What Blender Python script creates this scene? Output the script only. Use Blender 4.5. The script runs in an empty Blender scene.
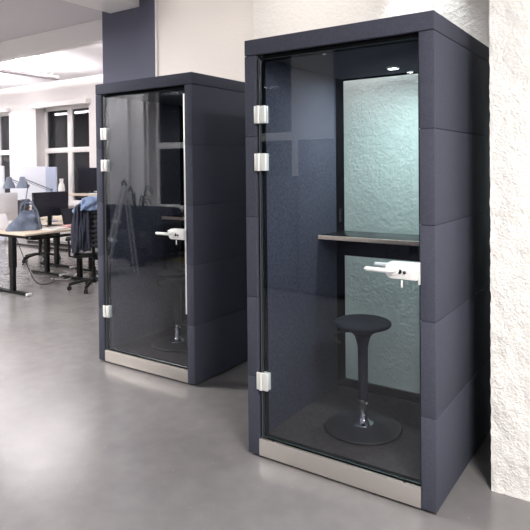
import bpy, bmesh, math, random
from mathutils import Vector, Matrix
random.seed(7)
SC = bpy.context.scene
COL = SC.collection
PI = math.pi

# ------------------------------------------------------------------ materials
def new_mat(name):
    m = bpy.data.materials.new(name); m.use_nodes = True
    nt = m.node_tree
    return m, nt, nt.nodes['Principled BSDF']

def mat(name, col, rough=0.5, metal=0.0, bump=0.0, bscale=60, var=0.0, vscale=6, spec=None, detail=4, emit=0, ecol=None, coat=0):
    m, nt, b = new_mat(name)
    b.inputs['Base Color'].default_value = (*col, 1)
    b.inputs['Roughness'].default_value = rough
    b.inputs['Metallic'].default_value = metal
    if spec is not None: b.inputs['Specular IOR Level'].default_value = spec
    if coat: b.inputs['Coat Weight'].default_value = coat
    tc = nt.nodes.new('ShaderNodeTexCoord')
    if var:
        n = nt.nodes.new('ShaderNodeTexNoise'); n.inputs['Scale'].default_value = vscale; n.inputs['Detail'].default_value = detail
        nt.links.new(tc.outputs['Object'], n.inputs['Vector'])
        r = nt.nodes.new('ShaderNodeValToRGB')
        r.color_ramp.elements[0].position = .3; r.color_ramp.elements[1].position = .7
        r.color_ramp.elements[0].color = (*[c * (1 - var) for c in col], 1)
        r.color_ramp.elements[1].color = (*[min(1, c * (1 + var)) for c in col], 1)
        nt.links.new(n.outputs['Fac'], r.inputs['Fac']); nt.links.new(r.outputs['Color'], b.inputs['Base Color'])
    if bump:
        n = nt.nodes.new('ShaderNodeTexNoise'); n.inputs['Scale'].default_value = bscale; n.inputs['Detail'].default_value = detail
        nt.links.new(tc.outputs['Object'], n.inputs['Vector'])
        bp = nt.nodes.new('ShaderNodeBump'); bp.inputs['Strength'].default_value = 1.0; bp.inputs['Distance'].default_value = bump
        nt.links.new(n.outputs['Fac'], bp.inputs['Height']); nt.links.new(bp.outputs['Normal'], b.inputs['Normal'])
    if emit:
        b.inputs['Emission Color'].default_value = (*(ecol or col), 1); b.inputs['Emission Strength'].default_value = emit
    return m

def glass_mat(name, f0, tint):
    m = bpy.data.materials.new(name); m.use_nodes = True; nt = m.node_tree
    nt.nodes.clear()
    out = nt.nodes.new('ShaderNodeOutputMaterial'); mix = nt.nodes.new('ShaderNodeMixShader')
    tr = nt.nodes.new('ShaderNodeBsdfTransparent'); gl = nt.nodes.new('ShaderNodeBsdfGlossy')
    tr.inputs['Color'].default_value = (*tint, 1); gl.inputs['Roughness'].default_value = 0.0
    gl.inputs['Color'].default_value = (.93, .95, 1, 1)
    geo = nt.nodes.new('ShaderNodeNewGeometry')
    dot = nt.nodes.new('ShaderNodeVectorMath'); dot.operation = 'DOT_PRODUCT'
    nt.links.new(geo.outputs['Normal'], dot.inputs[0]); nt.links.new(geo.outputs['Incoming'], dot.inputs[1])
    def M(op, a, b=None):
        n = nt.nodes.new('ShaderNodeMath'); n.operation = op
        for i, v in enumerate((a, b)):
            if v is None: continue
            if isinstance(v, (int, float)): n.inputs[i].default_value = v
            else: nt.links.new(v, n.inputs[i])
        return n.outputs[0]
    a = M('ABSOLUTE', dot.outputs['Value']); k = M('SUBTRACT', 1.0, a); p5 = M('POWER', k, 5.0)
    f = M('ADD', M('MULTIPLY', p5, 1 - f0), f0)
    nt.links.new(f, mix.inputs[0]); nt.links.new(tr.outputs[0], mix.inputs[1]); nt.links.new(gl.outputs[0], mix.inputs[2])
    nt.links.new(mix.outputs[0], out.inputs['Surface'])
    return m

def plaster(name, col, big, fine, rough=.85, s1=16, s2=55):
    m, nt, b = new_mat(name)
    b.inputs['Base Color'].default_value = (*col, 1); b.inputs['Roughness'].default_value = rough
    b.inputs['Specular IOR Level'].default_value = .2
    geo = nt.nodes.new('ShaderNodeNewGeometry')
    n1 = nt.nodes.new('ShaderNodeTexNoise'); n1.inputs['Scale'].default_value = s1; n1.inputs['Detail'].default_value = 7
    n1.inputs['Distortion'].default_value = .3; n1.inputs['Roughness'].default_value = .6
    n2 = nt.nodes.new('ShaderNodeTexNoise'); n2.inputs['Scale'].default_value = s2; n2.inputs['Detail'].default_value = 3
    for n in (n1, n2): nt.links.new(geo.outputs['Position'], n.inputs['Vector'])
    b1 = nt.nodes.new('ShaderNodeBump'); b1.inputs['Distance'].default_value = big
    b2 = nt.nodes.new('ShaderNodeBump'); b2.inputs['Distance'].default_value = fine
    nt.links.new(n1.outputs['Fac'], b1.inputs['Height']); nt.links.new(n2.outputs['Fac'], b2.inputs['Height'])
    nt.links.new(b1.outputs['Normal'], b2.inputs['Normal']); nt.links.new(b2.outputs['Normal'], b.inputs['Normal'])
    return m

def floor_mat():
    m, nt, b = new_mat('polished_concrete')
    geo = nt.nodes.new('ShaderNodeNewGeometry')
    def noise(s, d, dist=0):
        n = nt.nodes.new('ShaderNodeTexNoise'); n.inputs['Scale'].default_value = s; n.inputs['Detail'].default_value = d
        n.inputs['Distortion'].default_value = dist
        nt.links.new(geo.outputs['Position'], n.inputs['Vector']); return n
    n1 = noise(1.3, 9, .4); n2 = noise(10, 10); n3 = noise(90, 2)
    r1 = nt.nodes.new('ShaderNodeValToRGB')
    r1.color_ramp.elements[0].position = .32; r1.color_ramp.elements[0].color = (.186, .178, .178, 1)
    r1.color_ramp.elements[1].position = .68; r1.color_ramp.elements[1].color = (.240, .229, .226, 1)
    nt.links.new(n1.outputs['Fac'], r1.inputs['Fac'])
    r2 = nt.nodes.new('ShaderNodeValToRGB')
    r2.color_ramp.elements[0].position = .35; r2.color_ramp.elements[0].color = (.91, .91, .92, 1)
    r2.color_ramp.elements[1].position = .65; r2.color_ramp.elements[1].color = (1, 1, 1, 1)
    nt.links.new(n2.outputs['Fac'], r2.inputs['Fac'])
    mx = nt.nodes.new('ShaderNodeMix'); mx.data_type = 'RGBA'; mx.blend_type = 'MULTIPLY'; mx.inputs[0].default_value = 1
    nt.links.new(r1.outputs['Color'], mx.inputs[6]); nt.links.new(r2.outputs['Color'], mx.inputs[7])
    # tiny pale specks
    v = nt.nodes.new('ShaderNodeTexVoronoi'); v.inputs['Scale'].default_value = 16
    nt.links.new(geo.outputs['Position'], v.inputs['Vector'])
    lt = nt.nodes.new('ShaderNodeMath'); lt.operation = 'LESS_THAN'; lt.inputs[1].default_value = .04
    nt.links.new(v.outputs['Distance'], lt.inputs[0])
    sc = nt.nodes.new('ShaderNodeMath'); sc.operation = 'MULTIPLY'; sc.inputs[1].default_value = .35
    nt.links.new(lt.outputs[0], sc.inputs[0])
    mx2 = nt.nodes.new('ShaderNodeMix'); mx2.data_type = 'RGBA'
    nt.links.new(sc.outputs[0], mx2.inputs[0]); nt.links.new(mx.outputs[2], mx2.inputs[6]); mx2.inputs[7].default_value = (.7, .68, .66, 1)
    nt.links.new(mx2.outputs[2], b.inputs['Base Color'])
    rr = nt.nodes.new('ShaderNodeMapRange'); rr.inputs[1].default_value = .3; rr.inputs[2].default_value = .7
    rr.inputs[3].default_value = .19; rr.inputs[4].default_value = .27
    nt.links.new(n2.outputs['Fac'], rr.inputs[0]); nt.links.new(rr.outputs[0], b.inputs['Roughness'])
    b.inputs['Specular IOR Level'].default_value = .9
    bp = nt.nodes.new('ShaderNodeBump'); bp.inputs['Distance'].default_value = .00028; bp.inputs['Strength'].default_value = .6
    nt.links.new(n2.outputs['Fac'], bp.inputs['Height'])
    bp2 = nt.nodes.new('ShaderNodeBump'); bp2.inputs['Distance'].default_value = .0001
    nt.links.new(n3.outputs['Fac'], bp2.inputs['Height']); nt.links.new(bp.outputs['Normal'], bp2.inputs['Normal'])
    nt.links.new(bp2.outputs['Normal'], b.inputs['Normal'])
    return m

def dotted(name, c1, c2):
    m, nt, b = new_mat(name)
    tc = nt.nodes.new('ShaderNodeTexCoord')
    v = nt.nodes.new('ShaderNodeTexVoronoi'); v.inputs['Scale'].default_value = 42; v.inputs['Randomness'].default_value = 0
    nt.links.new(tc.outputs['Object'], v.inputs['Vector'])
    lt = nt.nodes.new('ShaderNodeMath'); lt.operation = 'LESS_THAN'; lt.inputs[1].default_value = .3
    nt.links.new(v.outputs['Distance'], lt.inputs[0])
    mx = nt.nodes.new('ShaderNodeMix'); mx.data_type = 'RGBA'; mx.inputs[6].default_value = (*c1, 1); mx.inputs[7].default_value = (*c2, 1)
    nt.links.new(lt.outputs[0], mx.inputs[0]); nt.links.new(mx.outputs[2], b.inputs['Base Color'])
    b.inputs['Roughness'].default_value = .95; b.inputs['Specular IOR Level'].default_value = .1
    return m

def wood_mat(name, c1, c2):
    m, nt, b = new_mat(name)
    tc = nt.nodes.new('ShaderNodeTexCoord'); mp = nt.nodes.new('ShaderNodeMapping'); mp.inputs['Scale'].default_value = (30, 3, 30)
    n = nt.nodes.new('ShaderNodeTexNoise'); n.inputs['Scale'].default_value = 2; n.inputs['Detail'].default_value = 5
    nt.links.new(tc.outputs['Object'], mp.inputs[0]); nt.links.new(mp.outputs[0], n.inputs['Vector'])
    r = nt.nodes.new('ShaderNodeValToRGB'); r.color_ramp.elements[0].color = (*c1, 1); r.color_ramp.elements[1].color = (*c2, 1)
    r.color_ramp.elements[0].position = .35; r.color_ramp.elements[1].position = .65
    nt.links.new(n.outputs['Fac'], r.inputs['Fac']); nt.links.new(r.outputs['Color'], b.inputs['Base Color'])
    b.inputs['Roughness'].default_value = .45
    return m

M = dict(
    felt=mat('felt_outside', (.066, .070, .094), .95, bump=.0012, bscale=330, var=.16, vscale=150, spec=.15),
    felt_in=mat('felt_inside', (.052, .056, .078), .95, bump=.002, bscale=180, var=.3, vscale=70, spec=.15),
    acoustic=dotted('acoustic_lining', (.055, .058, .075), (.012, .012, .016)),
    carpet=mat('booth_carpet', (.052, .046, .047), .95, bump=.003, bscale=300, var=.25, vscale=60, spec=.1),
    steel=mat('brushed_steel', (.62, .58, .54), .45, metal=.75, bump=.0004, bscale=300),
    chrome=mat('chrome', (.85, .86, .88), .08, metal=1),
    satin=mat('satin_nickel', (.86, .87, .83), .32, metal=.2),
    white_pl=mat('white_lacquer', (.82, .82, .80), .3),
    black=mat('black_trim', (.008, .008, .010), .55, spec=.3),
    black_gloss=mat('black_laminate', (.012, .012, .014), .25),
    rubber=mat('stool_rubber', (.012, .012, .015), .75, bump=.0006, bscale=200),
    seat=mat('stool_seat_fabric', (.010, .012, .019), .85, bump=.001, bscale=300, spec=.25),
    dark_metal=mat('dark_powder_coat', (.006, .006, .007), .6, spec=.25),
    screen=mat('black_screen', (.004, .005, .010), .3, spec=.2),
    silver=mat('silver_plastic', (.72, .70, .72), .35),
    glass_rim=mat('glass_rim', (.03, .05, .05), .2),
    lamp_grey=mat('lamp_grey', (.30, .28, .29), .5),
    jamb=mat('matt_black', (.006, .006, .007), .95, spec=0),
    edge=mat('dark_aluminium', (.22, .23, .25), .35, metal=.5),
    ply=wood_mat('plywood_edge', (.84, .66, .52), (.95, .78, .64)),
    desk=wood_mat('light_desk_top', (.50, .41, .32), (.58, .48, .39)),
    bag=mat('bag_canvas', (.10, .122, .17), .9, bump=.006, bscale=25, var=.25, vscale=12),
    jacket=mat('dark_navy_jacket', (.018, .020, .036), .9, bump=.01, bscale=18, var=.4, vscale=10),
    shirt=mat('blue_shirt', (.17, .23, .36), .9, bump=.01, bscale=18, var=.35, vscale=9),
    lampblue=mat('pale_blue_lamp', (.14, .165, .225), .4),
    panel=mat('pale_screen_fabric', (.66, .68, .76), .9, bump=.001, bscale=200),
    panel2=mat('blue_grey_screen_fabric', (.36, .40, .52), .9, bump=.001, bscale=200),
    paint=plaster('dark_column_paint', (.115, .118, .160), .002, .0006, .8),
    white_wall=plaster('white_plaster', (.80, .755, .72), .004, .001),
    rough_wall=plaster('coarse_white_plaster', (.86, .83, .79), .009, .005),
    pillar=plaster('coarse_pillar_plaster', (.90, .88, .83), .010, .006, .85, 26, 90),
    smooth_wall=plaster('smooth_white_paint', (.80, .77, .76), .001, .0004),
    ceil=mat('ceiling_paint', (.62, .60, .63), .8, bump=.001, bscale=20),
    wood_white=mat('window_white_paint', (.82, .80, .79), .4),
    glass=glass_mat('door_glass', .042, (.93, .95, .97)),
    backglass=glass_mat('back_window_glass', .04, (.895, .955, .955)),
    winglass=glass_mat('window_glass', .04, (.5, .5, .55)),
    winglass_near=glass_mat('window_glass_near', .03, (.5, .5, .55)),
    floor=floor_mat(),
    alu=mat('ladder_aluminium', (.7, .7, .72), .35, metal=.7),
    sofa=mat('sofa_dark_fabric', (.028, .030, .045), .9, bump=.002, bscale=80),
    olive=mat('olive_rug', (.20, .17, .06), .95, bump=.003, bscale=120),
    night=mat('night_outside', (.022, .026, .060), .95, spec=.05),
    lamp_on=mat('lamp_diffuser', (1, 1, 1), .5, emit=9, ecol=(1, .97, .95)),
    spot_on=mat('booth_spot', (1, 1, 1), .5, emit=40, ecol=(.93, 1, .97)),
    leaf=mat('dark_leaf', (.02, .035, .02), .5),
    pink=mat('paper_pink', (.65, .35, .35), .8),
)

# ------------------------------------------------------------------ mesh helpers
def bm_new(): return bmesh.new()

def box(bm, x0, x1, y0, y1, z0, z1, bev=0.0, seg=2, rot=None):
    t = bmesh.new(); bmesh.ops.create_cube(t, size=1)
    c = Vector(((x0 + x1) / 2, (y0 + y1) / 2, (z0 + z1) / 2))
    s = Vector((abs(x1 - x0), abs(y1 - y0), abs(z1 - z0)))
    for v in t.verts: v.co = Vector((v.co.x * s.x, v.co.y * s.y, v.co.z * s.z))
    if bev: bmesh.ops.bevel(t, geom=t.edges[:], offset=min(bev, min(s) * .45), segments=seg, profile=.5, affect='EDGES')
    if rot is not None:
        for v in t.verts: v.co = rot @ v.co
    for v in t.verts: v.co += c
    join(bm, t)

def join(bm, t, mtx=None):
    if mtx is not None: bmesh.ops.transform(t, matrix=mtx, verts=t.verts)
    me = bpy.data.meshes.new('tmp'); t.to_mesh(me); t.free(); bm.from_mesh(me); bpy.data.meshes.remove(me)

def lathe(bm, prof, c=(0, 0, 0), n=48, axis='Z'):
    t = bmesh.new(); rings = []
    for r, z in prof:
        if r < 1e-6: rings.append([t.verts.new((0, 0, z))])
        else: rings.append([t.verts.new((r * math.cos(2 * PI * i / n), r * math.sin(2 * PI * i / n), z)) for i in range(n)])
    for a, b in zip(rings, rings[1:]):
        for i in range(n):
            j = (i + 1) % n
            if len(a) == 1 and len(b) == 1: continue
            if len(a) == 1: t.faces.new((a[0], b[j], b[i]))
            elif len(b) == 1: t.faces.new((a[i], a[j], b[0]))
            else: t.faces.new((a[i], a[j], b[j], b[i]))
    if axis == 'X': bmesh.ops.rotate(t, matrix=Matrix.Rotation(PI / 2, 3, 'Y'), verts=t.verts)
    if axis == 'Y': bmesh.ops.rotate(t, matrix=Matrix.Rotation(-PI / 2, 3, 'X'), verts=t.verts)
    for v in t.verts: v.co += Vector(c)
    bmesh.ops.recalc_face_normals(t, faces=t.faces)
    join(bm, t)

def tube(bm, pts, r, n=10, cap=True, smooth=0):
    pts = [Vector(p) for p in pts]
    if smooth:
        q = []
        P = [pts[0]] + pts + [pts[-1]]
        for i in range(1, len(P) - 2):
            for k in range(smooth):
                t = k / smooth; a, b, c, d = P[i - 1], P[i], P[i + 1], P[i + 2]
                q.append(.5 * ((2 * b) + (-a + c) * t + (2 * a - 5 * b + 4 * c - d) * t * t + (-a + 3 * b - 3 * c + d) * t ** 3))
        q.append(pts[-1]); pts = q
    rs = r if isinstance(r, (list, tuple)) else None
    t_ = bmesh.new(); rings = []
    up = Vector((0, 0, 1)); prev = None
    for i, p in enumerate(pts):
        d = (pts[min(i + 1, len(pts) - 1)] - pts[max(i - 1, 0)]).normalized()
        if prev is None:
            a = d.cross(up)
            if a.length < .05: a = d.cross(Vector((1, 0, 0)))
        else: a = prev - d * prev.dot(d)
        a.normalize(); prev = a; b = d.cross(a)
        rad = rs[min(int(i * len(rs) / len(pts)), len(rs) - 1)] if rs else r
        rings.append([t_.verts.new(p + (a * math.cos(2 * PI * k / n) + b * math.sin(2 * PI * k / n)) * rad) for k in range(n)])
    for A, B in zip(rings, rings[1:]):
        for k in range(n): t_.faces.new((A[k], A[(k + 1) % n], B[(k + 1) % n], B[k]))
    if cap: t_.faces.new(rings[0]); t_.faces.new(rings[-1])
    bmesh.ops.recalc_face_normals(t_, faces=t_.faces)
    join(bm, t_)

def prism(bm, outline, z0, z1, plane='XY', bev=0, off=(0, 0, 0)):
    """outline extruded; plane names the outline's two axes"""
    t = bmesh.new()
    def mk(u, v, w):
        return {'XY': (u, v, w), 'XZ': (u, w, v), 'YZ': (w, u, v)}[plane]
    a = [t.verts.new(mk(u, v, z0)) for u, v in outline]; b = [t.verts.new(mk(u, v, z1)) for u, v in outline]
    t.faces.new(a); t.faces.new(b)
    n = len(a)
    for i in range(n): t.faces.new((a[i], a[(i + 1) % n], b[(i + 1) % n], b[i]))
    bmesh.ops.recalc_face_normals(t, faces=t.faces)
    if bev: bmesh.ops.bevel(t, geom=t.edges[:], offset=bev, segments=2, profile=.5, affect='EDGES')
    for v in t.verts: v.co += Vector(off)
    join(bm, t)

def obj(name, bm, m, parent=None, smooth=True, loc=None):
    me = bpy.data.meshes.new(name); bmesh.ops.recalc_face_normals(bm, faces=bm.faces); bm.to_mesh(me); bm.free()
    if isinstance(m, (list, tuple)):
        for k in m: me.materials.append(k)
    else: me.materials.append(m)
    if smooth:
        me.polygons.foreach_set('use_smooth', [True] * len(me.polygons))
        try: me.set_sharp_from_angle(angle=math.radians(35))
        except Exception: pass
    o = bpy.data.objects.new(name, me); COL.objects.link(o)
    if parent is not None: o.parent = parent
    if loc is not None: o.location = loc
    return o

def thing(name, label, cat, loc=(0, 0, 0), rz=0, group=None):
    o = bpy.data.objects.new(name, None); COL.objects.link(o); o.empty_display_size = .1
    o.location = loc; o.rotation_euler = (0, 0, rz); tag(o, label, cat, group); return o

def tag(o, label, cat, group=None):
    o['label'] = label; o['category'] = cat
    if group: o['group'] = group
    return o

def struct(name, bm, m, smooth=False, parent=None):
    o = obj(name, bm, m, parent, smooth)
    if parent is None: o['kind'] = 'structure'
    return o

def copy_tree(o, parent=None):
    c = o.copy(); COL.objects.link(c)
    if parent is not None: c.parent = parent
    for ch in list(o.children): copy_tree(ch, c)
    return c

def area(name, loc, rot, sx, sy, power, col=(1, .97, .95), parent=None):
    l = bpy.data.lights.new(name, 'AREA'); l.shape = 'RECTANGLE'; l.size = sx; l.size_y = sy; l.energy = power; l.color = col
    o = bpy.data.objects.new(name, l); COL.objects.link(o); o.location = loc; o.rotation_euler = rot
    if parent is not None: o.parent = parent
    return o

# ------------------------------------------------------------------ room
CH = 3.42
b = bm_new(); box(b, -14.3, 3.5, -4.4, 5.8, -.2, 0); struct('floor', b, M['floor'])
b = bm_new(); box(b, -14.3, 3.5, -4.4, 5.8, CH, CH + .2); struct('ceiling', b, M['ceil'])
b = bm_new(); box(b, -14.3, -14, -4.4, 5.8, 0, CH); struct('wall_left', b, M['smooth_wall'])
b = bm_new(); box(b, 3.2, 3.5, -4.4, 1.3, 0, CH); struct('wall_right', b, M['smooth_wall'])

def holed_wall(bm, x0, x1, y0, y1, holes, zb, zt):
    xs = x0
    for a, c in holes:
        box(bm, xs, a, y0, y1, 0, CH); box(bm, a, c, y0, y1, 0, zb); box(bm, a, c, y0, y1, zt, CH); xs = c
    box(bm, xs, x1, y0, y1, 0, CH)

ZB, ZT = .76, 2.93
NT = 3.16
far_holes = [(-13.25, -11.62), (-10.59, -8.80), (-7.9, -6.26)]
b = bm_new(); holed_wall(b, -14, -3.4, 5.25, 5.6, far_holes, ZB, ZT); struct('wall_far', b, M['smooth_wall'])
near_holes = [(-10.2, -8.55), (-7.0, -5.15), (-4.86, -3.2)]
b = bm_new(); holed_wall(b, -14, -2.56, -4.35, -4.0, near_holes, ZB, NT); struct('wall_near', b, M['smooth_wall'])
b = bm_new(); box(b, -2.56, 3.2, -4.35, -3.97, 0, CH); struct('wall_dark', b, M['paint'])

def window(n, x0, x1, y, ins):
    ZT = 2.93 if ins > 0 else NT
    gm = M['winglass'] if ins > 0 else M['winglass_near']
    # ins: +1 = room lies towards -y, -1 = room lies towards +y
    w = obj('window_%d' % n, _win_frame(x0, x1, y, ZT), M['wood_white']); w['kind'] = 'structure'
    b = bm_new(); xm = (x0 + x1) / 2
    for a, c in ((x0 + .07, xm - .07), (xm + .07, x1 - .07)):
        for z0, z1 in ((ZB + .10, 1.90), (2.01, ZT - .09)):
            box(b, a, c, y - .006, y + .006, z0, z1)
    obj('window_pane', b, gm, w, False)
    b = bm_new(); yy = sorted((y, y - ins * .31)); box(b, x0 + .004, x1 - .004, yy[0], yy[1], ZB, ZB + .035, .005); obj('window_sill', b, M['wood_white'], w)
    return w

def _win_frame(x0, x1, y, ZT):
    b = bm_new(); xm = (x0 + x1) / 2; Y0, Y1 = y - .035, y + .035
    box(b, x0, x0 + .08, Y0, Y1, ZB, ZT, .006); box(b, x1 - .08, x1, Y0, Y1, ZB, ZT, .006)
    box(b, xm - .075, xm + .075, Y0 - .01, Y1 + .01, ZB, ZT, .006)
    box(b, x0, x1, Y0, Y1, ZT - .10, ZT, .006); box(b, x0, x1, Y0, Y1, ZB, ZB + .11, .006)
    box(b, x0, x1, Y0 - .012, Y1 + .012, 1.90, 2.01, .006)
    return b
i = 1
for a, c in far_holes: window(i, a, c, 5.50, 1); i += 1
for a, c in near_holes: window(i, a, c, -4.22, -1); i += 1
for q, (y0, y1) in enumerate(((5.62, 5.8), (-4.42, -4.36))): pass

# roller-blind box above the far window
for n, (a, c) in enumerate(far_holes[:2]):
    b = bm_new(); box(b, a - .03, c + .06, 5.13, 5.25, 2.87, 2.97, .008); o = struct('trim_%d' % (n + 1), b, M['wood_white'])
# night facade outside behind both window walls
b = bm_new(); box(b, -22, 3, 9.5, 9.8, -3, 7); struct('trim_8', b, M['night'])
b = bm_new(); box(b, -18, 3, -9.8, -9.5, -3, 7); struct('trim_9', b, M['night'])

# walls behind the booths
b = bm_new(); box(b, -1.87, 3.2, 1.30, 2.4, 0, CH); struct('wall_back', b, M['rough_wall'])
b = bm_new(); box(b, -3.335, -1.87, 1.70, 2.4, 0, CH); struct('wall_recess', b, M['white_wall'])
b = bm_new(); box(b, -3.4, 3.2, 2.4, 5.6, 0, CH); struct('wall_core', b, M['smooth_wall'])
b = bm_new(); box(b, -4.125, -3.335, 1.68, 2.46, 0, CH, .004); struct('wall_column', b, M['paint'])
b = bm_new(); box(b, -3.335, -3.322, 1.675, 1.70, 0, CH); struct('trim_3', b, M['wood_white'])
# coarse plaster pillar at the right, with an uneven edge
def rough_pillar():
    t = bmesh.new(); x0, x1, y0, y1 = .148, 3.2, .345, 1.31
    nx, nz = 90, 120; ny = 20
    from mathutils import noise as N
    def disp(p):
        q = Vector(p) * 9; a = N.noise(q) * .007 + N.noise(q * 2.7 + Vector((3, 1, 7))) * .004
        return a
    def grid(f, nu, nv):
        g = [[t.verts.new(f(u / nu, v / nv)) for v in range(nv + 1)] for u in range(nu + 1)]
        for u in range(nu):
            for v in range(nv): t.faces.new((g[u][v], g[u + 1][v], g[u + 1][v + 1], g[u][v + 1]))
    def corner(p):
        d = disp((0.148, .345, p[2])); e = disp((p[0], p[1], p[2])); return d, e
    def front(u, v):
        x = x0 + (u ** 2.2) * (x1 - x0); z = v * CH
        k = max(0, 1 - (x - x0) / .05)
        return (x + k * disp((0, 5, z * 2.5)) * .45, y0 + disp((x, y0, z)), z)
    def side(u, v):
        y = y0 + u * (y1 - y0); z = v * CH; k = max(0, 1 - (y - y0) / .05)
        return (x0 + k * disp((0, 5, z * 2.5)) * .45 + (1 - k) * disp((x0, y, z)), y + k * disp((x0, y0, z)), z)
    grid(front, nx, nz * 2); grid(side, ny, nz * 2)
    bmesh.ops.remove_doubles(t, verts=t.verts, dist=.0005)
    return t
struct('wall_pillar', rough_pillar(), M['pillar'], True)

# beams, painted paler than the ceiling in place of light on their faces
b = bm_new(); box(b, -3.99, -3.55, -4.0, 1.68, 3.17, CH, .01); struct('trim_4', b, M['wood_white'])
b = bm_new(); box(b, -14, -3.335, 2.40, 2.52, 3.155, CH, .006); struct('trim_5', b, M['wood_white'])
b = bm_new(); box(b, -7.28, -7.06, -4.0, -3.94, 0, CH, .004); struct('trim_7', b, M['wood_white'])
b = bm_new(); tube(b, [(-7.47, -3.93, 0), (-7.47, -3.93, CH)], .035, 14); struct('trim_10', b, M['wood_white'], True)
# floor joint
b = bm_new(); box(b, -3.955, -3.948, -4, 1.68, -.01, .0008); struct('trim_6', b, mat('joint_filler', (.16, .15, .15), .8))

# ------------------------------------------------------------------ luminaires
def luminaire(loc, L, label, up, down, rz=0, w=.1):
    t = thing('linear_lamp', label, 'ceiling light', loc, rz, None)
    b = bm_new(); box(b, -w / 2, w / 2, -L / 2, L / 2, 0, .055, .006); obj('lamp_housing', b, M['lamp_grey' if up and not down else 'silver'], t)
    for s in (-1, 1):
        b = bm_new(); tube(b, [(0, s * L * .4, .05), (0, s * L * .4, CH - .002 - loc[2])], .003, 6); obj('suspension_wire', b, M['dark_metal'], t)
    if down:
        b = bm_new(); box(b, -w / 2 + .008, w / 2 - .008, -L / 2 + .02, L / 2 - .02, -.006, .0); obj('diffuser', b, M['lamp_on'], t)
        area('lamp_light', (0, 0, -.012), (0, 0, 0), w - .016, L - .04, down, parent=t)
    if up:
        b = bm_new(); box(b, -w / 2 + .008, w / 2 - .008, -L / 2 + .02, L / 2 - .02, .055, .060); obj('up_diffuser', b, M['lamp_on'], t)
        area('uplight', (0, 0, .075), (PI, 0, 0), w - .016, L - .04, up, parent=t)
    return t
UP = 380
luminaire((-8.22, 3.55, 3.16), 1.1, 'slim grey hanging lamp shining up at the far ceiling, nearest the window wall', UP, 0)
luminaire((-5.3, 3.85, 3.19), 1.3, 'slim grey hanging lamp shining up at the ceiling behind the dark column', UP, 0)
luminaire((-10.6, 3.75, 3.19), 1.3, 'slim grey hanging lamp shining up beyond the left edge of the view', UP, 0)
luminaire((-12.8, 3.75, 3.19), 1.3, 'slim grey hanging lamp shining up by the left end wall', UP, 0)
luminaire((-6.2, -1.85, 3.05), 2.2, 'broad pale hanging lamp over the ladder side of the room', 0, 210, PI / 2, .35)
luminaire((-9.6, -.8, 3.05), 1.6, 'pale hanging strip lamp near the left end wall', 0, 170, PI / 2)
luminaire((-4.7, -.5, 3.05), 1.4, 'pale hanging strip lamp left of the farther booth, out in the room', 0, 150, PI / 2)
luminaire((1.7, -2.0, 3.05), 1.4, 'pale hanging strip lamp before the white plaster pillar', 0, 235, 0)
luminaire((-8.2, -3.5, 3.05), 2.4, 'broad pale hanging lamp by the opposite windows', 0, 60, PI / 2, .35)
luminaire((-12.4, 3.4, 3.08), 2.0, 'added broad hanging lamp giving the far windows a bright reflected band', 0, 80, PI / 2, .4)  # added lamp out of view, makes the bright band in the far panes
def wall_spot(loc, label, power):  # added unseen lamp that brightens the plaster behind the nearer booth
    t = thing('fill_downlight', label, 'ceiling light', loc)
    b = bm_new(); lathe(b, [(.03, 0), (.05, 0), (.05, CH - loc[2]), (0, CH - loc[2]), (0, .04), (.03, .04)], n=28); obj('lamp_housing', b, M['white_pl'], t)
    b = bm_new(); lathe(b, [(0, .01), (.03, .01), (.03, .015), (0, .015)], n=24); obj('diffuser', b, M['lamp_on'], t)
    l = bpy.data.lights.new('downlight', 'SPOT'); l.energy = power; l.spot_size = math.radians(56); l.spot_blend = .6; l.shadow_soft_size = .03; l.color = (.95, .99, 1)
    o = bpy.data.objects.new('downlight', l); COL.objects.link(o); o.parent = t; o.location = (0, 0, -.01)
wall_spot((-.5, 1.17, 3.25), 'added white fill downlight washing the plaster wall behind the nearer booth', 95)
def aim_spot(loc, target, label, power, ang):  # added unseen spots that brighten the plaster above the booths
    t = thing('fill_spot', label, 'ceiling light', loc)
    d = (Vector(target) - Vector(loc)).normalized(); q = d.to_track_quat('-Z', 'Y').to_matrix()
    b = bm_new(); lathe(b, [(0, .06), (.034, .06), (.034, -.06), (.028, -.06), (.028, -.05), (0, -.05)], n=24)
    for v in b.verts: v.co = q @ v.co
    tube(b, [(0, 0, 0), (0, 0, CH - loc[2])], .008, 8); obj('lamp_housing', b, M['white_pl'], t)
    b = bm_new(); lathe(b, [(0, -.052), (.027, -.052), (.027, -.049), (0, -.049)], n=20)
    for v in b.verts: v.co = q @ v.co
    obj('diffuser', b, M['lamp_on'], t)
    l = bpy.data.lights.new('spot', 'SPOT'); l.energy = power; l.spot_size = math.radians(ang); l.spot_blend = .8; l.shadow_soft_size = .03; l.color = (1, .95, .90)
    o = bpy.data.objects.new('spot', l); COL.objects.link(o); o.parent = t; o.location = d * .07; o.rotation_euler = d.to_track_quat('-Z', 'Y').to_euler()
aim_spot((-1.5, .1, 3.3), (-1.5, 1.3, 2.75), 'added white fill spot lighting the plaster above the gap between the booths', 34, 85)
aim_spot((-.95, .1, 3.3), (-1.0, 1.3, 2.75), 'added white fill spot lighting the plaster above the nearer booth', 24, 75)
aim_spot((-2.7, .5, 3.3), (-2.7, 1.7, 2.75), 'added white fill spot lighting the plaster above the farther booth', 29, 85)

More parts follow.
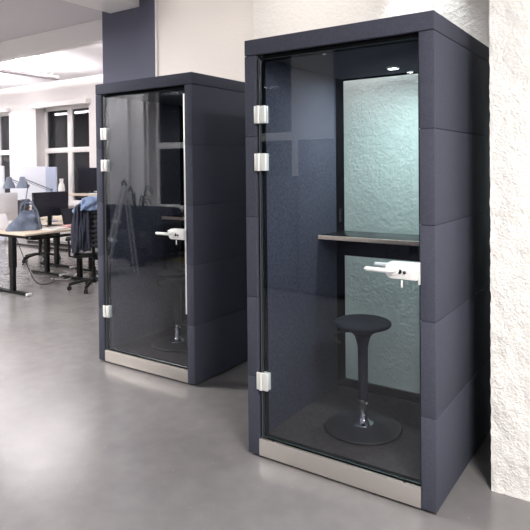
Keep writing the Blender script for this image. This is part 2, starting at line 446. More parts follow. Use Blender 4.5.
# ------------------------------------------------------------------ phone booths
W, D, H = 1.012, 1.009, 2.2
def make_booth(label):
    X = lambda x: x + W / 2          # from right-corner coordinates to centred ones
    Y = lambda y: y - D / 2
    t = thing('phone_booth', label, 'phone booth', (-W / 2, D / 2, 0))
    zs = [.012, .425, .847, 1.27, 1.692, 2.117]
    g = .0012
    for x0, x1 in ((-W, -W + .068), (-.068, 0)):
        b = bm_new()
        for z0, z1 in zip(zs, zs[1:]): box(b, X(x0), X(x1), Y(0), Y(D), z0 + g, z1 - g, .003)
        box(b, X(x0) + .004, X(x1) - .004, Y(.005), Y(D - .005), .02, 2.11)
        obj('side_panel', b, M['felt'], t)
    b = bm_new(); box(b, X(-W), X(0), Y(0), Y(D), 2.119, H, .003); obj('roof_panel', b, M['felt'], t)
    for sx in (-.93, -.08):
        for sy in (.08, .93):
            b = bm_new(); lathe(b, [(0, 0), (.02, 0), (.02, .02), (0, .02)], (X(sx), Y(sy), 0), 16); obj('levelling_foot', b, M['black'], t)
    b = bm_new(); box(b, X(-.944), X(-.068), Y(.035), Y(D), .02, .108, .002); obj('floor_panel', b, M['carpet'], t)
    b = bm_new(); box(b, X(-.942), X(-.070), Y(.0), Y(.035), .012, .100, .003)
    kp = obj('kick_plate', b, M['steel'], t)
    for sx in (-.86, -.15):
        b = bm_new(); lathe(b, [(0, 0), (.006, 0), (.006, .002), (0, .003)], (X(sx), Y(.012), .1), 14); obj('screw', b, M['chrome'], kp)
    # linings
    for x0, x1 in ((-.944, -.932), (-.080, -.068)):
        b = bm_new(); box(b, X(x0), X(x1), Y(.045), Y(.885), .108, 2.104, .002); obj('inner_lining', b, M['felt_in'], t)
    b = bm_new(); box(b, X(-.944), X(-.068), Y(.03), Y(D - .045), 2.104, 2.119, .001)
    obj('ceiling_lining', b, M['acoustic'], t)
    # back window
    b = bm_new()
    box(b, X(-.944), X(-.934), Y(.885), Y(1.004), .108, 2.104); box(b, X(-.078), X(-.068), Y(.885), Y(1.004), .108, 2.104)
    box(b, X(-.935), X(-.077), Y(.885), Y(1.004), .108, .113); box(b, X(-.935), X(-.077), Y(.965), Y(1.004), 2.098, 2.106)
    bf = obj('back_frame', b, M['jamb'], t)
    b = bm_new(); box(b, X(-.938), X(-.074), Y(.980), Y(.988), .110, 2.100); bg = obj('back_glass', b, [M['backglass'], M['glass_rim']], bf, False)
    for pl in bg.data.polygons: pl.material_index = 0 if abs(pl.normal.y) > .9 else 1
    # desk shelf
    b = bm_new(); box(b, X(-.931), X(-.081), Y(.645), Y(.962), 1.098, 1.110, .001); sh = obj('desk_shelf', b, M['black_gloss'], t)
    b = bm_new(); box(b, X(-.931), X(-.081), Y(.637), Y(.645), 1.087, 1.111, .001); obj('wood_edge', b, M['ply'], sh)
    b = bm_new(); box(b, X(-.931), X(-.081), Y(.645), Y(.962), 1.088, 1.098)
    box(b, X(-.925), X(-.087), Y(.90), Y(.955), .955, 1.09, .004); obj('modesty_box', b, M['black_gloss'], sh)
    for x in (-.45, -.55):
        b = bm_new(); box(b, X(x), X(x) + .05, Y(.896), Y(.9), 1.0, 1.05, .002); obj('power_outlet', b, M['black'], sh)
    # ceiling spots
    for sx, sy in ((-.478, .731),):
        b = bm_new(); lathe(b, [(.036, 0), (.036, -.008), (.030, -.010), (.028, -.003)], (X(sx), Y(sy), 2.104), 28); sp = obj('ceiling_spot', b, M['white_pl'], t)
        b = bm_new(); lathe(b, [(0, -.004), (.028, -.004), (.028, 0), (0, 0)], (X(sx), Y(sy), 2.104), 28); obj('spot_lens', b, M['spot_on'], sp)
    b = bm_new(); lathe(b, [(.020, 0), (.020, -.006), (.014, -.007), (.013, -.002)], (X(-.449), Y(.93), 2.104), 24); sp = obj('ceiling_spot', b, M['white_pl'], t)
    b = bm_new(); lathe(b, [(0, -.003), (.013, -.003), (.013, 0), (0, 0)], (X(-.449), Y(.93), 2.104), 24); obj('spot_lens', b, M['spot_on'], sp)
    # sensor
    b = bm_new(); lathe(b, [(0, -.008), (.006, -.006), (.009, 0)], (X(-.60), Y(.12), 2.104), 16); obj('motion_sensor', b, M['white_pl'], t)
    # door
    b = bm_new(); box(b, X(-.918), X(-.072), Y(.006), Y(.016), .116, 2.092, .0015, 1); dr = obj('glass_door', b, [M['glass'], M['glass_rim']], t, False)
    for pl in dr.data.polygons: pl.material_index = 0 if abs(pl.normal.y) > .9 else 1
    b = bm_new(); box(b, X(-.944), X(-.908), Y(.024), Y(.045), .108, 2.104, .001); box(b, X(-.908), X(-.068), Y(.024), Y(.045), 2.086, 2.119)
    box(b, X(-.908), X(-.068), Y(.022), Y(.045), .101, .116); obj('door_seal', b, M['jamb'], t)
    b = bm_new(); box(b, X(-.926), X(-.924), Y(.006), Y(.016), .112, 2.098); obj('edge_profile', b, M['edge'], t)
    for zc in (1.805, 1.558, .410):
        b = bm_new()
        box(b, X(-.948), X(-.922), Y(-.010), Y(.0), zc - .045, zc + .045, .002)
        box(b, X(-.920), X(-.880), Y(-.010), Y(.006), zc - .045, zc + .045, .003)
        box(b, X(-.920), X(-.880), Y(.016), Y(.026), zc - .045, zc + .045, .003)
        lathe(b, [(0, -.046), (.0065, -.046), (.0065, .046), (0, .046)], (X(-.921), Y(-.010), zc), 14)
        obj('hinge', b, M['satin'], dr)
    # lock case with levers on both sides
    zc = 1.063
    b = bm_new(); out = [(-.075, zc - .038), (-.205, zc - .038), (-.222, zc - .022), (-.226, zc), (-.222, zc + .024), (-.205, zc + .036), (-.075, zc + .036)]
    prism(b, [(X(u), v) for u, v in out], Y(-.016), Y(.006), 'XZ', .004); prism(b, [(X(u), v) for u, v in out], Y(.016), Y(.034), 'XZ', .004)
    lk = obj('lock_case', b, M['white_pl'], dr)
    b = bm_new(); tube(b, [(X(-.18), Y(-.01), zc + .004), (X(-.18), Y(-.045), zc + .004), (X(-.195), Y(-.057), zc + .004), (X(-.225), Y(-.060), zc + .004), (X(-.288), Y(-.060), zc + .004), (X(-.298), Y(-.060), zc + .004)], .0105, 14)
    lathe(b, [(0, -.006), (.0105, -.0), (.0, .0105)], (X(-.298), Y(-.06), zc + .004), 14)
    lathe(b, [(0, -.004), (.024, -.004), (.024, .006), (0, .006)], (X(-.18), Y(-.018), zc + .004), 24, 'Y')
    tube(b, [(X(-.18), Y(.03), zc + .004), (X(-.18), Y(.062), zc + .004), (X(-.195), Y(.074), zc + .004), (X(-.23), Y(.077), zc + .004), (X(-.312), Y(.077), zc + .004)], .0105, 14)
    obj('door_lever', b, M['white_pl'], dr)
    b = bm_new()
    lathe(b, [(0, -.003), (.010, -.003), (.010, .003), (0, .003)], (X(-.155), Y(-.017), zc - .004), 18, 'Y'); lathe(b, [(0, -.003), (.007, -.003), (.007, .003), (0, .003)], (X(-.132), Y(-.017), zc - .006), 16, 'Y')
    obj('lock_cylinder', b, M['black'], dr)
    b = bm_new(); box(b, X(-.148), X(-.140), Y(-.022), Y(-.016), zc - .074, zc - .040, .002); obj('latch_knob', b, M['white_pl'], dr)
    b = bm_new(); box(b, X(-.074), X(-.066), Y(-.008), Y(.004), zc - .056, zc + .042, .001); obj('strike_plate', b, M['satin'], t)
    return t

def spot_light(booth, power):
    l = bpy.data.lights.new('booth_spot_light', 'AREA'); l.shape = 'DISK'; l.size = .06; l.energy = power; l.color = (.90, 1, .98)
    o = bpy.data.objects.new('booth_spot_light', l); COL.objects.link(o); o.parent = booth
    o.location = (-.478 + W / 2, .731 - D / 2, 2.088)
    return o

booth = make_booth('nearer, larger-looking dark felt phone booth, brightly lit inside, beside the white pillar')
booth2 = copy_tree(booth)
booth2.location = (-1.881 - W / 2, .5637 + D / 2, 0)
booth2['label'] = 'farther dark felt phone booth, dim inside with mirrored windows, before the dark column'
for o in (booth, booth2): o['group'] = 'phone booths'
b = bm_new(); box(b, W / 2 - .080, W / 2 - .0685, -D / 2 - .001, -D / 2 + .006, .50, 2.05, .001); obj('bright_line_strip', b, M['satin'], booth2)  # added pale strip standing in for a bright reflected line at the door edge
spot_light(booth, 15); spot_light(booth2, .3)

# ------------------------------------------------------------------ stools
def make_stool(label, loc):
    t = thing('bar_stool', label, 'stool', loc)
    b = bm_new(); lathe(b, [(0, .001), (.196, .001), (.205, .006), (.206, .014), (.200, .021), (.10, .028), (.05, .032), (0, .032)], n=72); obj('base', b, M['rubber'], t)
    b = bm_new(); lathe(b, [(.056, .031), (.054, .037), (.040, .046), (.026, .060), (.022, .075), (.021, .12), (.024, .124), (.024, .140), (.017, .144), (.0165, .20), (0, .20)], n=36); obj('chrome_column', b, M['chrome'], t)
    b = bm_new(); lathe(b, [(0, .165), (.0255, .165), (.026, .175), (.0265, .38), (.028, .45), (.036, .485), (.046, .515), (.05, .52), (0, .52)], n=36); obj('stem_sleeve', b, M['seat'], t)
    b = bm_new(); lathe(b, [(0, .500), (.040, .502), (.056, .522), (.085, .540), (.120, .553), (.146, .563), (.153, .572), (.152, .581), (.142, .588), (.11, .588), (.07, .583), (.03, .580), (0, .579)], n=72); obj('seat', b, M['seat'], t)
    b = bm_new(); tube(b, [(-.025, -.018, .535), (-.10, -.07, .530), (-.127, -.088, .515), (-.125, -.086, .492), (-.10, -.066, .468)], .0075, 10, smooth=4); obj('height_lever', b, M['black'], t)
    return t
stool = make_stool('black round stool with chrome collar on the floor of the nearer booth', (-.523, .388, .109))
s2 = copy_tree(stool); s2.location = (-2.41, .955, .109); s2['label'] = 'black round stool seen dimly through the glass door of the farther booth'
for s in (stool, s2): s['group'] = 'booth stools'

# ------------------------------------------------------------------ desks
def desk(label, x0, x1, y0, y1, zt, yl):
    t = thing('standing_desk', label, 'desk', ((x0 + x1) / 2, (y0 + y1) / 2, 0), 0, 'standing desks')
    w, l = (x1 - x0) / 2, (y1 - y0) / 2; cx, cy = (x0 + x1) / 2, (y0 + y1) / 2
    b = bm_new(); box(b, -w, w, -l, l, zt - .025, zt, .003); obj('desk_top', b, M['desk'], t)
    for y in yl:
        y -= cy
        b = bm_new()
        box(b, -.045, .045, y - .03, y + .03, zt * .42, zt - .06, .004); box(b, -.037, .037, y - .024, y + .024, .02, zt * .45, .004)
        lg = obj('leg', b, M['dark_metal'], t)
        b = bm_new(); box(b, -w + .03, w - .03, y - .035, y + .035, .008, .035, .008)
        obj('foot', b, M['dark_metal'], lg)
        b = bm_new(); box(b, -w + .06, w - .06, y - .02, y + .02, zt - .065, zt - .025, .003); obj('bracket', b, M['dark_metal'], lg)
        for s in (-1, 1):
            b = bm_new(); lathe(b, [(0, 0), (.022, 0), (.022, .01), (0, .01)], (s * (w - .07), y, 0), 14); obj('foot_pad', b, M['dark_metal'], lg)
        b = bm_new(); box(b, w - .060, w - .028, y - .037, y + .037, .007, .037, .004); obj('foot_cap', b, M['silver'], lg)
    ya, yb = yl[0] - cy, yl[-1] - cy
    for x in (-.05, .02):
        b = bm_new(); box(b, x, x + .03, ya, yb, zt - .06, zt - .03); obj('frame_rail', b, M['dark_metal'], t)
    b = bm_new(); box(b, -.12, .05, -l * .5, l * .5, zt - .13, zt - .115, .003); obj('cable_tray', b, M['dark_metal'], t)
    return t
Z0 = .762
desk('wood-topped standing desk carrying the blue bag, nearest corner towards the booths', -6.21, -5.46, 1.60, 2.92, Z0, (1.67, 2.67))
desk('wood-topped standing desk at the left edge, carrying the silver monitor', -7.00, -6.23, 1.66, 2.95, Z0, (1.74, 2.70))
desk('raised standing desk with the dark monitor, just left of the farther booth', -6.60, -5.85, 3.05, 4.40, 1.165, (3.18, 4.2))
desk('lowered standing desk behind the black monitor, beside the raised desk', -7.50, -6.66, 3.10, 4.40, Z0, (3.2, 4.2))
desk('far standing desk under the pale dividing screens by the window wall', -10.3, -8.2, 4.25, 4.95, .75, (4.4, 4.8))

# ------------------------------------------------------------------ screens on the far desk
def divider(label, x0, x1, y, z0, z1, m, rz=0):
    t = thing('desk_divider', label, 'desk screen', ((x0 + x1) / 2, y, .75), rz, None)
    w = (x1 - x0) / 2
    b = bm_new(); box(b, -w, w, -.018, .018, z0 - .75, z1 - .75, .008, 3); obj('divider_panel', b, m, t)
    for s in (-1, 1):
        b = bm_new(); box(b, s * w * .7 - .02, s * w * .7 + .02, -.03, .03, 0, max(.03, z0 - .75 + .03), .003); obj('divider_clamp', b, M['dark_metal'], t)
    return t
divider('wide pale grey dividing screen on the far desk, between the windows', -10.31, -9.08, 4.45, .80, 1.60, M['panel'])
divider('narrow blue-grey dividing screen right of the wide pale one, before the window', -9.06, -8.74, 4.42, .80, 1.585, M['panel2'])
b = bm_new(); box(b, -.35, .35, -.018, .018, .05, 1.62, .008, 3)
t = thing('room_divider', 'pale grey screen panel at the left edge of the view, before the left window', 'screen', (-10.90, 4.45, 0)); obj('panel', b, M['panel'], t)
for s in (-1, 1):
    b = bm_new(); box(b, s * .25 - .02, s * .25 + .02, -.2, .2, 0, .05, .005); obj('foot', b, M['silver'], t)

# ------------------------------------------------------------------ monitors
def monitor(label, loc, rz, w, h, zb, zt, body, face, stand, group='monitors', slim=False):
    """screen faces local -y; loc is the foot on the desk; zb/zt heights above it"""
    t = thing('monitor', label, 'monitor', loc, rz, group)
    b = bm_new(); box(b, -w / 2, w / 2, -.012, .016, zb, zt, .005)
    if slim:
        box(b, -w * .3, w * .3, .014, .03, zb + .08, zt - .08, .008)
    obj('monitor_case', b, body, t)
    b = bm_new(); box(b, -w / 2 + .012, w / 2 - .012, -.0135, -.011, zb + (.07 if slim else .018), zt - .012); obj('display', b, face, t)
    b = bm_new()
    if slim:
        prism(b, [(-.10, 0), (.10, 0), (.10, .006), (-.10, .006)], -.05, .14, 'XZ', .002)
        prism(b, [(.13, .004), (.135, .004), (.035, zb + .10), (.022, zb + .10)], -.085, .085, 'YZ', .001)
        prism(b, [(.13, .003), (.135, .008), (.03, zb + .02), (.026, zb - .0)], -.08, .08, 'YZ', .001)
    else:
        prism(b, [(-.12, -.09), (.12, -.09), (.10, .09), (-.10, .09)], 0, .012, 'XY', .004)
        box(b, -.028, .028, .02, .045, .01, zb + .12, .005); box(b, -.05, .05, .014, .03, zb + .06, zb + .14, .003)
    obj('stand', b, stand, t)
    return t
dz = Z0 + .001
monitor('wide black monitor behind the blue bag, screen towards the booths', (-6.08, 2.40, dz), PI / 2, .56, .34, .135, .465, M['black'], M['screen'], M['dark_metal'])
monitor('silver all-in-one monitor at the left edge, seen from behind', (-6.42, 1.84, dz), -PI / 2, .55, .4, .09, .465, M['silver'], M['screen'], M['silver'], slim=True)
monitor('dark monitor on the raised desk, just left of the farther booth', (-6.42, 3.40, 1.166), PI / 2, .60, .36, .03, .39, M['black'], M['screen'], M['dark_metal'])
# laptop
t = thing('laptop', 'open black laptop at the end of the desk, right of the wide black monitor', 'laptop', (-5.78, 2.62, dz), PI / 2 + .05)
b = bm_new(); box(b, -.165, .165, -.11, .11, 0, .016, .004); obj('keyboard_base', b, M['silver'], t)
b = bm_new(); box(b, -.16, .16, -.0035, .0035, 0, .225, .002)
o = obj('lid', b, M['black'], t, loc=(0, .112, .012)); o.rotation_euler = (-.24, 0, 0)
b = bm_new(); box(b, -.15, .15, -.0045, -.0034, .012, .215); obj('display', b, M['screen'], o)
b = bm_new(); box(b, -.14, .14, -.02, .075, .016, .0175, .0005); obj('keys', b, M['black'], t)

# small things on the desks
def papers(label, loc, rz, n=3, m='white_pl'):
    b = bm_new()
    for i in range(n): box(b, -.105, .105, -.148, .148, i * .003, i * .003 + .0026, rot=Matrix.Rotation(random.uniform(-.15, .15), 3, 'Z'))
    o = obj('paper_stack', b, M[m], None, False, loc); o.rotation_euler = (0, 0, rz); tag(o, label, 'paper'); return o
papers('white papers on the near desk between the blue bag and the laptop', (-5.66, 2.16, dz), .3, 4)
papers('white papers on the raised desk in front of the dark monitor', (-6.05, 3.22, 1.166), .4, 5)
b = bm_new(); box(b, -.05, .05, -.09, .09, 0, .035, .006); o = obj('notebook', b, M['pink'], None, True, (-5.66, 2.40, dz)); tag(o, 'small pinkish notebook on the near desk in front of the wide black monitor', 'notebook')
t = thing('keyboard', 'white keyboard on the raised desk left of the farther booth', 'keyboard', (-6.0, 3.75, 1.166), PI / 2)
b = bm_new(); box(b, -.21, .21, -.06, .06, 0, .012, .004); obj('keyboard_case', b, M['white_pl'], t)
b = bm_new(); box(b, -.2, .2, -.05, .045, .012, .016, .001); obj('keys', b, M['silver'], t)
t = thing('bottle', 'white bottle standing in front of the blue-grey screen by the window', 'bottle', (-8.47, 4.33, .751))
b = bm_new(); lathe(b, [(0, 0), (.055, 0), (.06, .01), (.06, .42), (.05, .50), (.03, .54), (.03, .56), (0, .56)], n=24); obj('bottle_body', b, M['white_pl'], t)
b = bm_new(); lathe(b, [(0, .555), (.036, .555), (.036, .61), (0, .61)], n=24); obj('cap', b, M['silver'], t)

# task lamps
def task_lamp(label, base, elbow, head, zt):
    t = thing('task_lamp', label, 'lamp', base)
    B = Vector(base); e = Vector(elbow) - B; h = Vector(head) - B
    b = bm_new(); lathe(b, [(0, 0), (.085, 0), (.085, .015), (.02, .025), (0, .025)], n=32); obj('lamp_base', b, M['lampblue'], t)
    b = bm_new(); tube(b, [(0, 0, .02), (e.x, e.y, e.z)], .008, 8); tube(b, [(e.x, e.y, e.z), (h.x, h.y, h.z + .04)], .008, 8)
    tube(b, [(e.x, e.y, e.z - .03), (h.x, h.y, h.z + .015)], .004, 6)
    lathe(b, [(0, -.02), (.018, -.018), (.018, .018), (0, .02)], (e.x, e.y, e.z), 14, 'X'); obj('lamp_arm', b, M['lampblue'], t)
    b = bm_new(); lathe(b, [(.088, -.10), (.082, -.07), (.066, -.03), (.045, 0), (.040, .045), (.030, .06), (0, .064)], (h.x, h.y, h.z), 28)
    lathe(b, [(.084, -.098), (.078, -.07), (.062, -.03), (.03, -.005), (0, -.005)], (h.x, h.y, h.z), 28); obj('lamp_shade', b, M['lampblue'], t)
    return t
task_lamp('pale blue task lamp with a long arm reaching left above the black monitor', (-6.62, 2.80, dz), (-6.62, 2.80, 1.235), (-6.62, 2.33, 1.375), 0)
task_lamp('smaller-looking pale blue task lamp left of the long-armed one, above the silver monitor', (-6.9, 2.50, dz), (-6.9, 2.60, 1.30), (-6.9, 2.30, 1.37), 0)

# blue bag
def bag():
    from mathutils import noise as N
    t = thing('tote_bag', 'slumped blue canvas bag on the corner of the near desk', 'bag', (-5.90, 1.88, dz), math.radians(62))
    bm = bmesh.new(); nu, nv = 40, 22; rows = []
    for j in range(nv + 1):
        v = j / nv; z = .25 * (v ** .9)
        w = .215 * (1 - .70 * v ** 1.1); d = .12 * (1 - .72 * v)
        ring = []
        for i in range(nu):
            a = 2 * PI * i / nu; c, s = math.cos(a), math.sin(a)
            x = w * math.copysign(abs(c) ** .7, c) + .05 * v; y = d * math.copysign(abs(s) ** .8, s)
            n = N.noise(Vector((x * 9, y * 14, z * 9))) * .03 + N.noise(Vector((x * 25, y * 25, z * 14 + 4))) * .010
            ring.append(bm.verts.new((x + n * c, y + n * s, z + (n * .7 if v > .1 else 0))))
        rows.append(ring)
    for A, B in zip(rows, rows[1:]):
        for i in range(nu): bm.faces.new((A[i], A[(i + 1) % nu], B[(i + 1) % nu], B[i]))
    bm.faces.new(rows[0]); bm.faces.new(rows[-1])
    obj('bag_body', bm, M['bag'], t)
    b = bm_new(); tube(b, [(-.03, .035, .26), (-.03, .04, .33), (.03, .03, .365), (.10, .02, .35), (.13, .02, .25)], .011, 8, smooth=5)
    tube(b, [(-.05, -.05, .24), (-.03, -.06, .32), (.05, -.055, .345), (.13, -.07, .28), (.17, -.09, .14), (.19, -.08, .03)], .011, 8, smooth=5); obj('handle', b, M['bag'], t)
bag()

# ------------------------------------------------------------------ office chairs
def chair(label, loc, rz, back=True):
    """occupant faces local -x ... backrest on +x"""
    t = thing('office_chair', label, 'chair', loc, rz, 'office chairs')
    a0 = -.33
    for k in range(5):
        a = a0 + k * 2 * PI / 5; c, s = math.cos(a), math.sin(a)
        b = bm_new(); tube(b, [(0, 0, .12), (c * .12, s * .12, .115), (c * .30, s * .30, .075)], .019, 8); lg = obj('base_arm', b, M['dark_metal'], t)
        b = bm_new()
        lathe(b, [(0, -.011), (.026, -.011), (.029, -.006), (.029, .006), (.026, .011), (0, .011)], (c * .30 - s * .014, s * .30 + c * .014, .030), 18, 'Y' if abs(c) > abs(s) else 'X')
        lathe(b, [(0, -.011), (.026, -.011), (.029, -.006), (.029, .006), (.026, .011), (0, .011)], (c * .30 + s * .014, s * .30 - c * .014, .030), 18, 'Y' if abs(c) > abs(s) else 'X')
        tube(b, [(c * .30, s * .30, .03), (c * .30, s * .30, .08)], .012, 8)
        obj('caster', b, M['black'], lg)
    b = bm_new(); lathe(b, [(0, .09), (.035, .09), (.035, .14), (.026, .15), (.026, .28), (.016, .29), (.016, .40), (0, .40)], n=20); box(b, -.10, .14, -.06, .06, .39, .43, .01); obj('gas_column', b, M['dark_metal'], t)
    b = bm_new(); box(b, -.25, .22, -.24, .24, .43, .50, .032, 4); obj('seat', b, M['black'], t)
    b = bm_new()
    for i in range(8):
        z = .60 + i * .058; xb = .255 + .03 * math.cos((z - .6) * 3.2)
        tube(b, [(xb, -.205, z), (xb + .025, -.1, z), (xb + .032, 0, z), (xb + .025, .1, z), (xb, .205, z)], .032, 10, smooth=3)
    obj('backrest', b, mat('chair_black_fabric', (.03, .031, .038), .55) if 'chair_black_fabric' not in bpy.data.materials else bpy.data.materials['chair_black_fabric'], t)
    b = bm_new(); tube(b, [(.12, 0, .41), (.27, 0, .43), (.325, 0, .55), (.315, 0, .98)], .018, 10, smooth=5)
    box(b, .275, .295, -.205, -.19, .58, 1.02, .005); box(b, .275, .295, .19, .205, .58, 1.02, .005); obj('back_frame', b, M['dark_metal'], t)
    for s in (-1, 1):
        b = bm_new(); tube(b, [(.05, s * .2, .42), (.05, s * .29, .44), (.04, s * .30, .64)], .014, 8); box(b, -.13, .13, s * .30 - .035, s * .30 + .035, .64, .67, .012, 3); obj('armrest', b, M['black'], t)
    return t
CX, CY, CR = -5.18, 2.38, -PI / 4 + .1
chair('black office chair with ribbed back and a jacket over it, beside the near desk', (CX, CY, 0), CR)
chair('black office chair mostly hidden behind the left desks, only its wheeled base showing', (-7.80, 3.40, 0), PI + .6)

def cloth(name, label, cat, m, halfw, z_top, front_drop, back_drop, y_off, xb, seed, sleeve=None):
    """cloth draped over the chair back (chair space), thickness from solidify"""
    from mathutils import noise as N
    bm = bmesh.new(); nu, nv = 26, 34; g = []
    prof = []
    for j in range(nv + 1):
        s = j / nv
        if s < .42: prof.append((xb - .055 - .02 * (1 - s / .42), z_top - front_drop * (1 - s / .42)))
        elif s < .58:
            a = (s - .42) / .16 * PI; prof.append((xb - .055 * math.cos(a), z_top + .05 * math.sin(a)))
        else: prof.append((xb + .055 + .03 * ((s - .58) / .42), z_top - back_drop * (s - .58) / .42))
    for i in range(nu + 1):
        u = i / nu * 2 - 1; row = []
        for j, (x, z) in enumerate(prof):
            out = abs((j / nv) - .5) * 2
            y = y_off + u * halfw * (1 + .10 * out)
            n = N.noise(Vector((u * 3 + seed, j * .14, seed))) * .035 + N.noise(Vector((u * 8, j * .3, seed + 5))) * .012
            zz = z - .03 * abs(u) ** 3 + (N.noise(Vector((u * 2.5, seed * 2, 0))) * .05 * out)
            row.append(bm.verts.new((x + n * (1 if j > nv / 2 else -1) + (.02 if j > nv / 2 else -.02), y, zz)))
        g.append(row)
    for i in range(nu):
        for j in range(nv): bm.faces.new((g[i][j], g[i + 1][j], g[i + 1][j + 1], g[i][j + 1]))
    if sleeve: tube(bm, sleeve, .045, 12, smooth=5)
    o = obj(name, bm, M[m], None, True, (CX, CY, 0)); o.rotation_euler = (0, 0, CR)
    md = o.modifiers.new('thick', 'SOLIDIFY'); md.thickness = .014
    tag(o, label, cat); return o
cloth('jacket', 'dark navy jacket hanging down the left half of the ribbed office chair', 'jacket', 'jacket', .085, 1.06, .42, .50, -.125, .285, 3.1,
      [(.20, -.18, 1.0), (.19, -.215, .85), (.20, -.22, .65), (.22, -.21, .50)])
cloth('shirt', 'crumpled blue shirt lying over the top of the ribbed office chair', 'shirt', 'shirt', .17, 1.15, .14, .10, .04, .285, 8.4,
      [(.22, -.03, 1.16), (.14, -.10, 1.11), (.09, -.17, 1.04), (.06, -.22, .99)])

# ------------------------------------------------------------------ cables
def cable(label, pts, r=.005, m='black'):
    b = bm_new(); tube(b, pts, r, 6, smooth=8); o = obj('cable', b, M[m]); tag(o, label, 'cable'); return o
cable('thin black cable drooping from the near desk onto the floor below the bag', [(-5.95, 1.78, .70), (-6.0, 1.95, .35), (-6.0, 2.1, .05), (-5.95, 2.25, .006), (-6.1, 2.45, .006), (-6.45, 2.62, .02)])
cable('thin grey cable hanging under the far end of the near desk', [(-5.75, 2.5, .70), (-5.72, 2.62, .45), (-5.95, 2.75, .12), (-6.0, 2.6, .006), (-6.25, 2.5, .006)], .004, 'silver')
cable('black cable hanging under the desk beside the office chair', [(-5.62, 2.55, .72), (-5.60, 2.7, .55), (-5.5, 2.85, .50), (-5.45, 2.9, .70)], .005)

# ------------------------------------------------------------------ the side of the room seen as reflections
def ladder():
    t = thing('step_ladder', 'aluminium step ladder mirrored in the glass door of the farther booth', 'ladder', (-5.62, -2.15, 0), math.radians(33))
    for s in (-1, 1):
        b = bm_new(); tube(b, [(s * .22, .30, 0), (s * .15, .0, 1.28)], .022, 8); obj('front_rail', b, M['alu'], t)
        b = bm_new(); tube(b, [(s * .18, -.16, 0), (s * .14, -.02, 1.25)], .014, 8); obj('rear_rail', b, M['alu'], t)
    for k in range(4):
        z = .25 + k * .26; y = .30 * (1 - z / 1.28); w = .22 - .07 * z / 1.28
        b = bm_new(); box(b, -w, w, y - .05, y + .04, z - .012, z + .012, .003); obj('step', b, M['alu'], t)
    b = bm_new(); tube(b, [(-.15, 0, 1.26), (-.15, 0, 1.33), (0, 0, 1.36), (.15, 0, 1.33), (.15, 0, 1.26)], .016, 8, smooth=5); obj('top_rail', b, M['dark_metal'], t)
ladder()
t = thing('sofa', 'dark upholstered sofa mirrored in the glass door of the farther booth', 'sofa', (-7.0, -3.45, 0))
b = bm_new(); box(b, -.95, .95, -.40, .40, .10, .42, .04, 3); obj('sofa_seat', b, M['sofa'], t)
b = bm_new(); box(b, -.95, .95, -.42, -.2, .40, .86, .06, 3); obj('sofa_back', b, M['sofa'], t)
for s in (-1, 1):
    b = bm_new(); box(b, s * .95 - .08, s * .95 + .08, -.42, .42, .10, .62, .04, 3); obj('sofa_arm', b, M['sofa'], t)
for sx in (-1, 1):
    for sy in (-1, 1):
        b = bm_new(); box(b, sx * .85 - .02, sx * .85 + .02, sy * .35 - .02, sy * .35 + .02, 0, .1); obj('foot', b, M['black'], t)
t = thing('side_table', 'dark table on thin legs mirrored in the farther booth below the window', 'table', (-4.95, -3.0, 0))
b = bm_new(); box(b, -.45, .45, -.3, .3, .60, .72, .005); obj('table_top', b, M['black'], t)
for sx in (-1, 1):
    for sy in (-1, 1):
        b = bm_new(); box(b, sx * .43 - .015, sx * .43 + .015, sy * .28 - .015, sy * .28 + .015, 0, .6); obj('leg', b, M['black'], t)
b = bm_new(); box(b, -5.95, -4.95, -3.95, -3.3, 0, .012, .004); o = obj('rug', b, M['olive']); tag(o, 'olive mat on the floor mirrored below the table in the farther booth', 'rug')
t = thing('cabinet', 'tall dark cabinet mirrored in the nearer booth glass, against the opposite wall', 'cabinet', (-2.17, -3.72, 0))
b = bm_new(); box(b, -.62, .62, -.24, .24, .04, 1.86, .004); obj('cabinet_body', b, M['felt'], t)
for s in (-1, 1):
    b = bm_new(); box(b, s * .31 - .30, s * .31 + .30, .24, .258, .06, 1.84, .003); d_ = obj('door', b, M['felt'], t)
    b = bm_new(); box(b, s * .05 - .006, s * .05 + .006, .258, .275, .9, 1.05, .002); obj('handle', b, M['silver'], d_)
b = bm_new(); box(b, -.58, .58, -.2, .2, 0, .045); obj('plinth', b, M['black'], t)
t = thing('cabinet', 'lower dark cabinet added beside the tall one to darken the reflection in the nearer booth', 'cabinet', (-3.85, -3.72, 0))  # added so the lower part of the glass reflects dark
b = bm_new(); box(b, -1.0, 1.0, -.22, .22, .04, 1.42, .004); obj('cabinet_body', b, M['felt'], t)
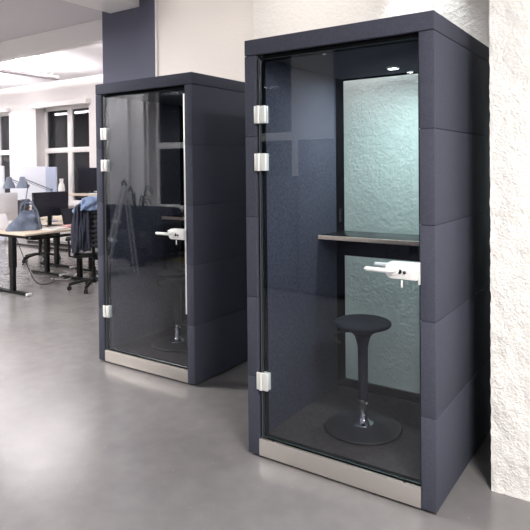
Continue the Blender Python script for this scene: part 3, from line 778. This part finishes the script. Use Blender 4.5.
for s in (-1, 1):
    b = bm_new(); box(b, s * .5 - .49, s * .5 + .49, .22, .238, .06, 1.40, .003); d_ = obj('door', b, M['felt'], t)
    b = bm_new(); box(b, s * .06 - .006, s * .06 + .006, .238, .255, .7, .85, .002); obj('handle', b, M['silver'], d_)
b = bm_new(); box(b, -.96, .96, -.18, .18, 0, .045); obj('plinth', b, M['black'], t)
t = thing('potted_plant', 'small dark plant mirrored behind the ladder in the farther booth', 'plant', (-6.0, -2.75, 0))
b = bm_new(); lathe(b, [(0, 0), (.12, 0), (.16, .3), (.145, .3), (.11, .28), (0, .28)], n=28); obj('plant_pot', b, M['black'], t)
b = bm_new()
for k in range(14):
    a = k * 2.4; h = .72 + .05 * (k % 6); c, s = math.cos(a), math.sin(a)
    tube(b, [(0, 0, .28), (c * .05, s * .05, h * .8), (c * .16, s * .16, h + .28), (c * .27, s * .27, h + .2)], .008, 6, smooth=4)
obj('plant_stems', b, M['leaf'], t)

# ------------------------------------------------------------------ world, camera, colour
w = bpy.data.worlds.new('World'); SC.world = w; w.use_nodes = True
w.node_tree.nodes['Background'].inputs[0].default_value = (.02, .025, .05, 1); w.node_tree.nodes['Background'].inputs[1].default_value = .5

f, cy, roll, pitch, yaw = 577.998, 176.6775, -.0099, .01539, .59895
cam = bpy.data.cameras.new('Camera'); co = bpy.data.objects.new('Camera', cam); COL.objects.link(co); SC.camera = co
F = Vector((-math.sin(yaw) * math.cos(pitch), math.cos(yaw) * math.cos(pitch), -math.sin(pitch)))
R = F.cross(Vector((0, 0, 1))).normalized(); U = R.cross(F)
R2 = R * math.cos(roll) + U * math.sin(roll); U2 = -R * math.sin(roll) + U * math.cos(roll)
m = Matrix((R2, U2, -F)).transposed().to_4x4(); m.translation = Vector((.8013, -2.4741, 1.5281)); co.matrix_world = m
cam.sensor_width = 36; cam.sensor_fit = 'HORIZONTAL'; cam.lens = f * 36 / 530; cam.shift_x = 0; cam.shift_y = (cy - 265) / 530
cam.clip_start = .02
vs = SC.view_settings; vs.view_transform = 'Standard'; vs.look = 'None'; vs.gamma = 1; vs.use_curve_mapping = False; vs.exposure = 0
